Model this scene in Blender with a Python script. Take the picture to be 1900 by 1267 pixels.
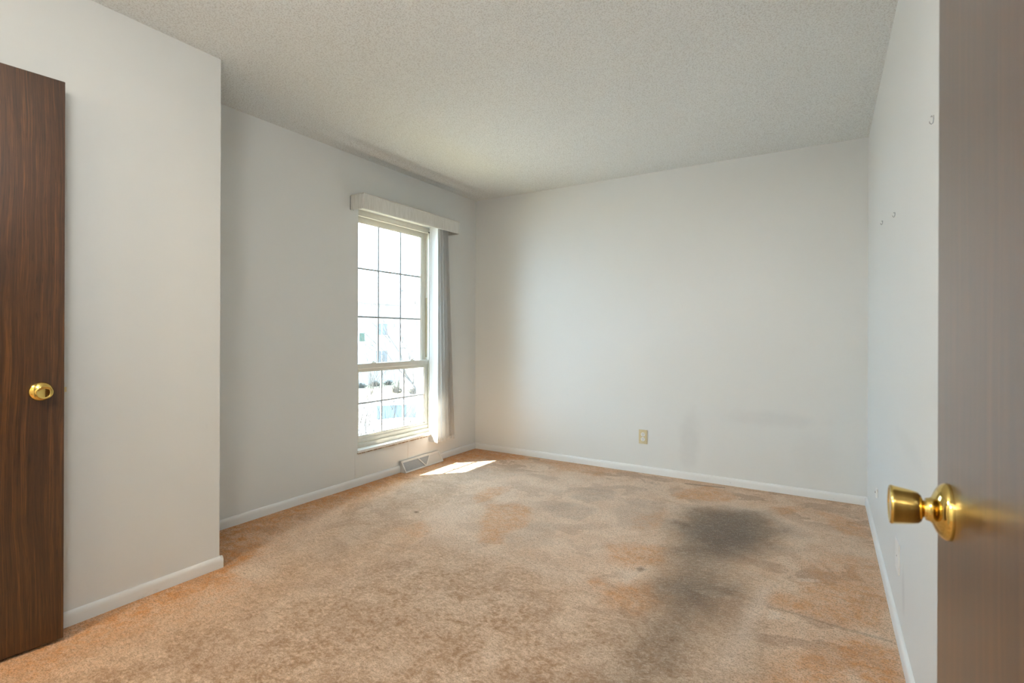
import bpy, bmesh, math, random
import numpy as np
from mathutils import Vector, Matrix

for o in list(bpy.data.objects):
    bpy.data.objects.remove(o)
SC = bpy.context.scene
COL = SC.collection
random.seed(7)

# ------------------------------------------------------------------ camera
CAM_H = 1.1236
YAW = 0.5509
cam = bpy.data.cameras.new('camera')
cam.sensor_fit = 'HORIZONTAL'
cam.sensor_width = 36.0
cam.lens = 948.25 / 1900 * 36.0
cam.shift_y = -12.7 / 1900
cam.clip_start = 0.02
cam.clip_end = 400
cam.dof.use_dof = True
cam.dof.focus_distance = 3.4
cam.dof.aperture_fstop = 6.3
cam_o = bpy.data.objects.new('camera', cam)
COL.objects.link(cam_o)
cam_o.matrix_world = (Matrix.Translation((0, 0, CAM_H)) @ Matrix.Rotation(YAW, 4, 'Z')
                      @ Matrix.Rotation(math.pi / 2, 4, 'X') @ Matrix.Rotation(0.0035, 4, 'Z'))
SC.camera = cam_o

# ------------------------------------------------------------------ colour management
SC.view_settings.view_transform = 'Standard'
SC.view_settings.look = 'None'
SC.view_settings.gamma = 1.0
SC.view_settings.use_curve_mapping = False
SC.cycles.caustics_reflective = False
SC.view_settings.exposure = 0.90

# ------------------------------------------------------------------ daylight
W = bpy.data.worlds.new('sky')
SC.world = W
W.use_nodes = True
nt = W.node_tree
bg = nt.nodes['Background']
bg.inputs['Color'].default_value = (0.52, 0.77, 1.0, 1)
bg.inputs['Strength'].default_value = 8.5

sun = bpy.data.lights.new('sun', 'SUN')
sun.energy = 32.0
sun.angle = math.radians(0.53)
sun.color = (1.0, 0.93, 0.82)
sun_o = bpy.data.objects.new('sun', sun)
COL.objects.link(sun_o)
sun_o.rotation_euler = Vector((0.70, 0.75, -1.0)).to_track_quat('-Z', 'Y').to_euler()

ROOM_FILL = 22.0  # glow strengths of the three added fill lamps
HALL_FILL = 48.0
CLOSET_FILL = 60.0

# room dimensions (metres): X right, Y into the room, Z up, camera above the origin
XR, XW, XC, YB, YC, H = 0.237, -2.956, -2.479, 4.120, 1.359, 2.44
YF = -0.05            # inner face of the entry wall
YH = -1.90            # far end of the hall behind the camera

# ------------------------------------------------------------------ helpers
class MB:
    def __init__(s):
        s.bm = bmesh.new()
    def box(s, a, b, bevel=0.0, seg=2):
        x0, x1 = sorted((a[0], b[0])); y0, y1 = sorted((a[1], b[1])); z0, z1 = sorted((a[2], b[2]))
        r = bmesh.ops.create_cube(s.bm, size=1)
        for v in r['verts']:
            v.co = Vector(((v.co.x + .5) * (x1 - x0) + x0, (v.co.y + .5) * (y1 - y0) + y0, (v.co.z + .5) * (z1 - z0) + z0))
        if bevel:
            es = list({e for v in r['verts'] for e in v.link_edges})
            bmesh.ops.bevel(s.bm, geom=es, offset=bevel, segments=seg, affect='EDGES', profile=.5)
        return s
    def prism(s, poly, axis, a, b):
        """poly: 2D points; extruded along axis from a to b. axis 'x': (y,z); 'y': (x,z); 'z': (x,y)"""
        def p(u, v, w):
            return {'x': (w, u, v), 'y': (u, w, v), 'z': (u, v, w)}[axis]
        A = [s.bm.verts.new(p(u, v, a)) for u, v in poly]
        B = [s.bm.verts.new(p(u, v, b)) for u, v in poly]
        n = len(poly)
        s.bm.faces.new(A); s.bm.faces.new(B[::-1])
        for i in range(n):
            s.bm.faces.new((A[i], B[i], B[(i + 1) % n], A[(i + 1) % n]))
        return s
    def lathe(s, prof, org, axis, seg=40):
        """prof: list of (radius, distance along axis)"""
        axis = Vector(axis).normalized()
        q = axis.to_track_quat('Z', 'Y')
        rings = []
        for r, d in prof:
            if r < 1e-6:
                rings.append([s.bm.verts.new(Vector(org) + axis * d)])
            else:
                rings.append([s.bm.verts.new(Vector(org) + q @ Vector((r * math.cos(2 * math.pi * k / seg), r * math.sin(2 * math.pi * k / seg), d))) for k in range(seg)])
        for A, B in zip(rings, rings[1:]):
            for k in range(seg):
                k2 = (k + 1) % seg
                if len(A) == 1 and len(B) == 1: continue
                if len(A) == 1: s.bm.faces.new((A[0], B[k2], B[k]))
                elif len(B) == 1: s.bm.faces.new((A[k], A[k2], B[0]))
                else: s.bm.faces.new((A[k], A[k2], B[k2], B[k]))
        return s
    def tube(s, pts, rad, seg=6):
        pts = [Vector(p) for p in pts]
        rs = rad if isinstance(rad, (list, tuple)) else [rad] * len(pts)
        rings = []
        for i, p in enumerate(pts):
            d = (pts[min(i + 1, len(pts) - 1)] - pts[max(i - 1, 0)]).normalized()
            q = d.to_track_quat('Z', 'Y')
            rings.append([s.bm.verts.new(p + q @ Vector((rs[i] * math.cos(2 * math.pi * k / seg), rs[i] * math.sin(2 * math.pi * k / seg), 0))) for k in range(seg)])
        for A, B in zip(rings, rings[1:]):
            for k in range(seg):
                s.bm.faces.new((A[k], A[(k + 1) % seg], B[(k + 1) % seg], B[k]))
        s.bm.faces.new(rings[0][::-1]); s.bm.faces.new(rings[-1])
        return s
    def build(s, name, mat, parent=None, smooth=None, org=None):
        bmesh.ops.recalc_face_normals(s.bm, faces=s.bm.faces)
        if org is not None:
            for v in s.bm.verts: v.co -= Vector(org)
        me = bpy.data.meshes.new(name)
        s.bm.to_mesh(me); s.bm.free()
        o = bpy.data.objects.new(name, me)
        COL.objects.link(o)
        if org is not None: o.location = org
        me.materials.append(mat)
        if smooth is not None:
            me.shade_smooth()
            try:
                me.set_sharp_from_angle(angle=math.radians(smooth))
            except Exception:
                pass
        if parent is not None: o.parent = parent
        return o

def tag(o, label=None, cat=None, group=None, kind=None):
    if label: o['label'] = label
    if cat: o['category'] = cat
    if group: o['group'] = group
    if kind: o['kind'] = kind
    return o

def empty(name, loc=(0, 0, 0), rz=0.0):
    o = bpy.data.objects.new(name, None)
    o.empty_display_size = .1
    COL.objects.link(o)
    o.location = loc; o.rotation_euler = (0, 0, rz)
    return o

def copy_tree(o, parent=None):
    c = o.copy(); COL.objects.link(c)
    if parent is not None: c.parent = parent
    for ch in [x for x in list(bpy.data.objects) if x.parent == o]:
        copy_tree(ch, c)
    return c

# ------------------------------------------------------------------ material helpers
class NG:
    def __init__(s, name):
        s.m = bpy.data.materials.new(name); s.m.use_nodes = True
        s.t = s.m.node_tree; s.p = s.t.nodes['Principled BSDF']
        s.out = s.t.nodes['Material Output']
    def n(s, typ, ins=None, **kw):
        nd = s.t.nodes.new(typ)
        for k, v in kw.items(): setattr(nd, k, v)
        for k, v in (ins or {}).items(): s.set(nd, k, v)
        return nd
    def set(s, nd, k, v):
        i = nd.inputs[k]
        if isinstance(v, bpy.types.NodeSocket): s.t.links.new(v, i)
        elif isinstance(v, bpy.types.Node): s.t.links.new(v.outputs[0], i)
        else: i.default_value = v
    def math(s, op, a, b=0.0, c=0.0, clamp=False):
        return s.n('ShaderNodeMath', {0: a, 1: b, 2: c}, operation=op, use_clamp=clamp).outputs[0]
    def noise(s, vec, scale, detail=3, rough=.5, dist=0.0):
        return s.n('ShaderNodeTexNoise', {'Vector': vec, 'Scale': scale, 'Detail': detail, 'Roughness': rough, 'Distortion': dist}).outputs['Fac']
    def mix(s, f, a, b, mode='MIX'):
        nd = s.n('ShaderNodeMix', data_type='RGBA', blend_type=mode)
        s.set(nd, 0, f)
        for k, v in ((6, a), (7, b)):
            if isinstance(v, tuple) and len(v) == 3: v = (*v, 1)
            s.set(nd, k, v)
        return nd.outputs[2]
    def step(s, v, a, b, lo=0.0, hi=1.0):
        return s.n('ShaderNodeMapRange', {0: v, 1: a, 2: b, 3: lo, 4: hi}, interpolation_type='SMOOTHSTEP').outputs[0]
    def pos(s):
        return s.n('ShaderNodeNewGeometry').outputs['Position']
    def obj(s):
        return s.n('ShaderNodeTexCoord').outputs['Object']
    def map(s, vec, scale=(1, 1, 1), rot=(0, 0, 0)):
        return s.n('ShaderNodeMapping', {'Vector': vec, 'Scale': scale, 'Rotation': rot}).outputs[0]
    def bump(s, h, strength, dist, normal=None):
        ins = {'Height': h, 'Strength': strength, 'Distance': dist}
        if normal is not None: ins['Normal'] = normal
        return s.n('ShaderNodeBump', ins).outputs[0]
    def P(s, **kw):
        names = {'color': 'Base Color', 'rough': 'Roughness', 'metal': 'Metallic', 'normal': 'Normal', 'spec': 'Specular IOR Level',
                 'coat': 'Coat Weight', 'coat_rough': 'Coat Roughness', 'emit': 'Emission Color', 'emit_s': 'Emission Strength', 'sheen': 'Sheen Weight'}
        for k, v in kw.items():
            if isinstance(v, tuple) and len(v) == 3 and k in ('color', 'emit'): v = (*v, 1)
            s.set(s.p, names[k], v)
        return s.m

def simple(name, col, rough=.5, metal=0.0, var=.06, scale=30, bump=0.0, **kw):
    g = NG(name)
    n = g.noise(g.obj(), scale, 3)
    c = g.mix(n, tuple(x * (1 - var) for x in col), tuple(min(1, x * (1 + var)) for x in col))
    a = dict(color=c, rough=rough, metal=metal, **kw)
    if bump: a['normal'] = g.bump(n, .5, bump)
    return g.P(**a)

def wall_paint(name, col=(.745, .757, .74), smudges=()):
    g = NG(name)
    p = g.pos()
    big = g.noise(p, 1.3, 4, .6)
    c = g.mix(big, tuple(x * .975 for x in col), tuple(min(1, x * 1.02) for x in col))
    # faint scuffs
    sc = g.step(g.noise(g.map(p, (6, 6, 1.6)), 3.0, 5, .7), .66, .80)
    c = g.mix(g.math('MULTIPLY', sc, .10), c, (.50, .48, .45))
    for (cx, cy, cz, rx, ry, rz, st) in smudges:
        d = g.n('ShaderNodeVectorMath', {0: p, 1: (cx, cy, cz)}, operation='SUBTRACT').outputs[0]
        d = g.n('ShaderNodeVectorMath', {0: d, 1: (1 / rx, 1 / ry, 1 / rz)}, operation='MULTIPLY').outputs[0]
        l = g.n('ShaderNodeVectorMath', {0: d}, operation='LENGTH').outputs['Value']
        l = g.math('ADD', l, g.math('MULTIPLY', g.math('SUBTRACT', g.noise(p, 9, 4, .6), .5), 1.0))
        mk = g.math('MULTIPLY', g.step(l, .3, 1.1, 1, 0), st)
        c = g.mix(mk, c, (.42, .42, .43))
    fine = g.noise(p, 260, 2)
    med = g.noise(p, 45, 2)
    h = g.math('ADD', g.math('MULTIPLY', fine, .35), med)
    return g.P(color=c, rough=.42, spec=.42, normal=g.bump(h, .25, .0009))

M = {}
M['wall'] = wall_paint('wall_paint')
M['wall_back'] = wall_paint('wall_paint_back', smudges=((-.90, YB, .30, .10, 1, .30, .18), (-.35, YB, .52, .40, 1, .07, .14), (-.05, YB, .30, .18, 1, .22, .08)))
M['wall_right'] = wall_paint('wall_paint_right', smudges=((XR, 1.5, 1.0, 1, .35, .10, .08), (XR, 2.28, .21, 1, .05, .10, .25), (XR, 2.2, .75, 1, .4, .05, .08)))
def base_paint():
    g = NG('baseboard_paint')
    p = g.pos()
    dirt = g.step(g.noise(g.map(p, (1, 1, 3)), 7, 6, .75), .58, .75)
    z = g.n('ShaderNodeSeparateXYZ', {0: p}).outputs[2]
    chips = g.step(g.noise(p, 70, 3, .6), .70, .74)
    low = g.step(z, .0, .035, 1, 0)
    f = g.math('MULTIPLY', g.math('MULTIPLY', dirt, low), .35)
    c = g.mix(f, (.80, .81, .80), (.30, .29, .28))
    c = g.mix(g.math('MULTIPLY', g.math('MULTIPLY', chips, low), .8), c, (.12, .11, .10))
    return g.P(color=c, rough=.35)
M['base'] = base_paint()

def ceiling_mat():
    g = NG('popcorn_ceiling')
    p = g.pos()
    a = g.noise(p, 185, 4, .68)
    v = g.n('ShaderNodeTexVoronoi', {'Vector': p, 'Scale': 165.0, 'Randomness': 1.0}, feature='SMOOTH_F1').outputs['Distance']
    h = g.math('SUBTRACT', g.math('MULTIPLY', a, 1.5), g.math('MULTIPLY', v, .9))
    pits = g.step(h, .18, .40)
    big = g.noise(p, 1.1, 3)
    c = g.mix(big, (.86, .89, .88), (.90, .93, .92))
    c = g.mix(pits, g.mix(.30, c, (.40, .38, .33)), c)
    return g.P(color=c, rough=.9, spec=.1, normal=g.bump(h, .8, .0045))
M['ceiling'] = ceiling_mat()

def carpet_mat():
    g = NG('carpet_pile')
    p = g.pos()
    a1 = g.n('ShaderNodeAttribute', attribute_name='stain')
    s1 = g.n('ShaderNodeSeparateColor', {0: a1.outputs['Color']})
    O, G, D = s1.outputs[0], s1.outputs[1], s1.outputs[2]
    a2 = g.n('ShaderNodeAttribute', attribute_name='wear')
    s2 = g.n('ShaderNodeSeparateColor', {0: a2.outputs['Color']})
    L, MO, D2 = s2.outputs[0], s2.outputs[1], s2.outputs[2]
    tuft = g.noise(p, 190, 4, .72)
    tuft2 = g.noise(g.map(p, (1, 1.9, 1), (0, 0, .5)), 62, 3, .65, .6)
    blotch = g.noise(p, 5.5, 6, .66, .7)
    mid = g.noise(p, 22, 5, .68, .6)
    streak = g.noise(g.map(g.map(p, (1, 1, 1), (0, 0, -.55)), (.22, 1, 1)), 95, 5, .7, .3)
    c = g.mix(g.step(blotch, .36, .66), (.90, .66, .47), (.79, .52, .335))
    pa = g.noise(g.map(p, (1, 1.3, 1)), 3.4, 7, .62, .5)
    pf = g.math('MULTIPLY', g.step(pa, .50, .545), g.step(g.noise(p, 1.7, 2), .38, .6, .15, .75))
    c = g.mix(pf, c, (.56, .345, .215))
    # worn pale and pinkish areas
    c = g.mix(g.math('MULTIPLY', L, g.step(mid, .2, .6, .55, 1)), c, (.93, .735, .575))
    # orange, less walked on
    c = g.mix(g.math('MULTIPLY', O, g.step(mid, .34, .62, 1, .42), clamp=True), c, (.74, .29, .055))
    c = g.mix(g.math('MULTIPLY', G, g.step(mid, .3, .7, .5, 1), clamp=True), c, (.46, .345, .26))
    # mottled traffic wear
    mot = g.noise(p, 40, 6, .78, .4)
    mm = g.math('MULTIPLY', g.math('MULTIPLY', MO, g.step(blotch, .35, .62, .45, 1)), g.step(g.math('ADD', g.math('ADD', g.math('MULTIPLY', tuft, .36), g.math('MULTIPLY', mot, .46)), g.math('MULTIPLY', mid, .18)), .43, .57))
    c = g.mix(g.math('MULTIPLY', MO, .45), c, (.79, .63, .49))
    c = g.mix(g.math('MULTIPLY', mm, .88), c, (.32, .16, .055))
    # soot-grey stain
    dd = g.math('MULTIPLY', D, g.step(g.math('ADD', streak, g.math('MULTIPLY', D, .45)), .40, .90, .35, 1.10), clamp=True)
    c = g.mix(dd, c, g.mix(g.step(D, .3, .9), (.17, .125, .08), (.085, .07, .055)))
    c = g.mix(g.math('MULTIPLY', D2, .85), c, (.24, .13, .065))
    # pile flecks
    tv = g.math('ADD', tuft, g.math('MULTIPLY', g.math('SUBTRACT', tuft2, .5), .45))
    c = g.mix(g.step(tv, .36, .54, .62, 0), c, (.22, .12, .055))
    c = g.mix(g.step(tv, .54, .72, 0, .55), c, (.88, .77, .64))
    h = g.math('ADD', g.math('MULTIPLY', tuft, .7), g.math('ADD', g.math('MULTIPLY', tuft2, .8), g.math('MULTIPLY', mid, .5)))
    return g.P(color=c, rough=.95, spec=.05, sheen=.15, normal=g.bump(h, .75, .010))
M['carpet'] = carpet_mat()

def wood_mat(name, lo, md, hi, rough=.3):
    g = NG(name)
    o = g.obj()
    warp = g.noise(g.map(o, (2.2, 2.2, .55)), 1.6, 3, .5)
    w = g.n('ShaderNodeCombineXYZ', {0: g.math('MULTIPLY', warp, .075)}).outputs[0]
    v = g.n('ShaderNodeVectorMath', {0: o, 1: w}, operation='ADD').outputs[0]
    bands = g.noise(g.map(v, (70, 70, .8)), 1.0, 6, .75)
    grain = g.noise(g.map(v, (230, 230, 5)), 1.0, 3, .6)
    pores = g.step(g.noise(g.map(v, (520, 520, 14)), 1.0, 2), .30, .45)
    f = g.math('ADD', g.math('MULTIPLY', bands, .6), g.math('MULTIPLY', grain, .4))
    r = g.n('ShaderNodeValToRGB', {0: f})
    e = r.color_ramp.elements
    e[0].position = .34; e[0].color = (*lo, 1)
    e[1].position = .66; e[1].color = (*hi, 1)
    k = e.new(.5); k.color = (*md, 1)
    c = g.mix(pores, tuple(x * .55 for x in lo), r.outputs[0])
    c = g.mix(.75, r.outputs[0], c)
    return g.P(color=c, rough=rough, spec=.5, coat=.62, coat_rough=.30, normal=g.bump(grain, .15, .0005))
M['wood'] = wood_mat('walnut_veneer', (.020, .008, .004), (.062, .025, .008), (.165, .066, .017), .30)

M['brass'] = NG('polished_brass').P(color=(.72, .52, .16), metal=1.0, rough=.06)
M['brass_worn'] = simple('satin_brass', (.62, .50, .28), .35, 1.0)
M['vinyl'] = simple('window_vinyl', (.70, .67, .59), .35)
M['vinyl_dark'] = simple('window_track', (.45, .38, .26), .45)
M['casing'] = simple('shaded_brickmould', (.16, .18, .21), .6)  # dark grey-blue puts the shade of the outer edge into the colour
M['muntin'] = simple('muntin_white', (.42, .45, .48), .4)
M['sill'] = simple('sill_paint', (.80, .79, .76), .35)
def sill_edge():
    g = NG('bare_wood_edge')
    n = g.noise(g.map(g.obj(), (1, 9, 1)), 4, 5, .7)
    return g.P(color=g.mix(g.step(n, .42, .60), (.30, .20, .11), (.62, .55, .45)), rough=.7)
M['sill_edge'] = sill_edge()
def glass_mat():
    g = NG('window_glass')
    tr = g.n('ShaderNodeBsdfTransparent', {'Color': (.96, .97, .97, 1)})
    gl = g.n('ShaderNodeBsdfGlossy', {'Color': (1, 1, 1, 1), 'Roughness': .01})
    fr = g.n('ShaderNodeLayerWeight', {'Blend': .5})
    fc = g.math('ADD', g.math('MULTIPLY', g.math('POWER', fr.outputs['Facing'], 4.0), .6), .03, clamp=True)
    mx = g.n('ShaderNodeMixShader', {0: fc, 1: tr.outputs[0], 2: gl.outputs[0]})
    g.t.links.new(mx.outputs[0], g.out.inputs[0])
    return g.m
M['glass'] = glass_mat()
def vane_mat():
    g = NG('blind_fabric')
    o = g.obj()
    n = g.noise(g.map(o, (60, 60, 300)), 1, 2)
    c = g.mix(n, (.76, .76, .755), (.84, .84, .83))
    g.P(color=c, rough=.6)
    tl = g.n('ShaderNodeBsdfTranslucent', {'Color': (.80, .79, .76, 1)})
    mx = g.n('ShaderNodeMixShader', {0: .42, 1: g.p.outputs[0], 2: tl.outputs[0]})
    g.t.links.new(mx.outputs[0], g.out.inputs[0])
    return g.m
M['vane'] = vane_mat()
def valance_mat():
    g = NG('valance_fabric')
    n = g.noise(g.map(g.obj(), (260, 260, 9)), 1, 3, .6)
    c = g.mix(g.step(n, .40, .62), (.66, .655, .61), (.78, .775, .74))
    return g.P(color=c, rough=.8, normal=g.bump(n, .3, .001))
M['valance'] = valance_mat()
M['metal_trim'] = simple('pale_metal', (.70, .68, .63), .4, .3)
M['steel'] = simple('steel', (.45, .46, .47), .35, 1.0)
M['white_plastic'] = simple('white_plastic', (.82, .82, .80), .3)
M['almond'] = simple('almond_plate', (.66, .57, .36), .35)
M['dark'] = simple('dark_slot', (.03, .03, .03), .6)
M['vent'] = simple('register_enamel', (.74, .74, .71), .4)
def grille_mat(name, a, b):
    g = NG(name)
    o = g.pos()
    w = g.n('ShaderNodeTexWave', {'Vector': g.map(o, (1, 1, 1)), 'Scale': 60.0, 'Distortion': 1.5, 'Detail': 1.0}, wave_type='BANDS', bands_direction='DIAGONAL').outputs['Fac']
    return g.P(color=g.mix(w, a, b), rough=.5)
M['grille'] = grille_mat('register_mesh', (.22, .24, .26), (.50, .51, .52))
M['grille_pale'] = grille_mat('register_mesh_pale', (.60, .58, .54), (.70, .69, .66))
M['lamp_glass'] = NG('lamp_glass').P(color=(.9, .88, .84), rough=.4, emit=(1.0, .98, .95), emit_s=ROOM_FILL)  # glow added to brighten the bedroom from out of view
M['lamp_glass_hall'] = NG('lamp_glass_hall').P(color=(.9, .88, .84), rough=.4, emit=(1.0, .92, .82), emit_s=HALL_FILL)  # glow added to brighten the room through the doorway
M['lamp_glass_closet'] = NG('lamp_glass_closet').P(color=(.9, .88, .84), rough=.4, emit=(1.0, .80, .56), emit_s=CLOSET_FILL)  # warm glow added for the carpet and wall near the left door
M['siding_plain'] = simple('house_render', (.46, .45, .44), .8)
def siding(name, a, b):
    g = NG(name)
    z = g.n('ShaderNodeSeparateXYZ', {0: g.pos()}).outputs[2]
    f = g.math('FRACT', g.math('MULTIPLY', z, 5.0))
    return g.P(color=g.mix(g.step(f, .0, .18), a, b), rough=.7)
M['siding'] = siding('clapboard', (.055, .052, .05), (.11, .105, .10))
M['roof'] = simple('roof_shingle', (.30, .29, .28), .9, scale=8, var=.2)
M['house_window'] = simple('house_glass', (.10, .11, .125), .1)
M['house_green'] = simple('green_glass', (.06, .10, .075), .2)
M['trim_white'] = simple('white_trim', (.75, .75, .74), .5)
M['car_white'] = simple('white_car_paint', (.40, .42, .44), .4)
M['car_glass'] = simple('car_glass', (.016, .028, .04), .5)
M['tyre'] = simple('tyre_rubber', (.02, .02, .02), .8)
M['bark'] = simple('bare_bark', (.07, .06, .05), .9, scale=40, var=.3)
M['bark_pale'] = simple('pale_twig', (.035, .028, .02), .9, scale=40, var=.3)
M['hedge'] = simple('hedge_leaf', (.06, .055, .045), .9, scale=20, var=.5)
def lawn_mat():
    g = NG('dry_lawn')
    p = g.pos()
    n = g.noise(p, 1.2, 5, .65)
    return g.P(color=g.mix(n, (.24, .20, .12), (.36, .31, .20)), rough=.95)
M['lawn'] = lawn_mat()
M['asphalt'] = simple('street_asphalt', (.42, .42, .43), .9, scale=5, var=.15)
M['exterior'] = simple('exterior_brick', (.34, .24, .19), .9, scale=12, var=.2)
# ------------------------------------------------------------------ room shell
def vnoise(P, cell, seed, octv=3):
    """smooth value noise sampled at Nx2 points"""
    out = np.zeros(len(P)); amp = 1.0; tot = 0
    for k in range(octv):
        rng = np.random.RandomState(seed + k)
        R = rng.rand(97, 97)
        q = P / (cell / 2 ** k) + 40.0
        i = np.floor(q).astype(int); f = q - i; f = f * f * (3 - 2 * f)
        a = R[i[:, 0] % 97, i[:, 1] % 97]; b = R[(i[:, 0] + 1) % 97, i[:, 1] % 97]
        c = R[i[:, 0] % 97, (i[:, 1] + 1) % 97]; d = R[(i[:, 0] + 1) % 97, (i[:, 1] + 1) % 97]
        out += amp * ((a * (1 - f[:, 0]) + b * f[:, 0]) * (1 - f[:, 1]) + (c * (1 - f[:, 0]) + d * f[:, 0]) * f[:, 1])
        tot += amp; amp *= .55
    return out / tot * 2 - 1

def grid_mesh(name, x0, x1, y0, y1, step, zfun, mat, flip=False):
    nx = int(round((x1 - x0) / step)) + 1; ny = int(round((y1 - y0) / step)) + 1
    X, Y = np.meshgrid(np.linspace(x0, x1, nx), np.linspace(y0, y1, ny))
    P = np.stack([X.ravel(), Y.ravel()], 1)
    Z = zfun(P)
    co = np.column_stack([P, Z])
    idx = np.arange(nx * ny).reshape(ny, nx)
    F = np.stack([idx[:-1, :-1], idx[:-1, 1:], idx[1:, 1:], idx[1:, :-1]], -1).reshape(-1, 4)
    if flip: F = F[:, ::-1]
    me = bpy.data.meshes.new(name)
    me.vertices.add(len(co)); me.vertices.foreach_set('co', co.astype(np.float32).ravel())
    me.loops.add(F.size); me.loops.foreach_set('vertex_index', F.astype(np.int32).ravel())
    me.polygons.add(len(F))
    me.polygons.foreach_set('loop_start', np.arange(0, F.size, 4, dtype=np.int32))
    me.polygons.foreach_set('loop_total', np.full(len(F), 4, dtype=np.int32))
    me.update(calc_edges=True); me.validate()
    me.shade_smooth()
    me.materials.append(mat)
    o = bpy.data.objects.new(name, me); COL.objects.link(o)
    return o, P

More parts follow.
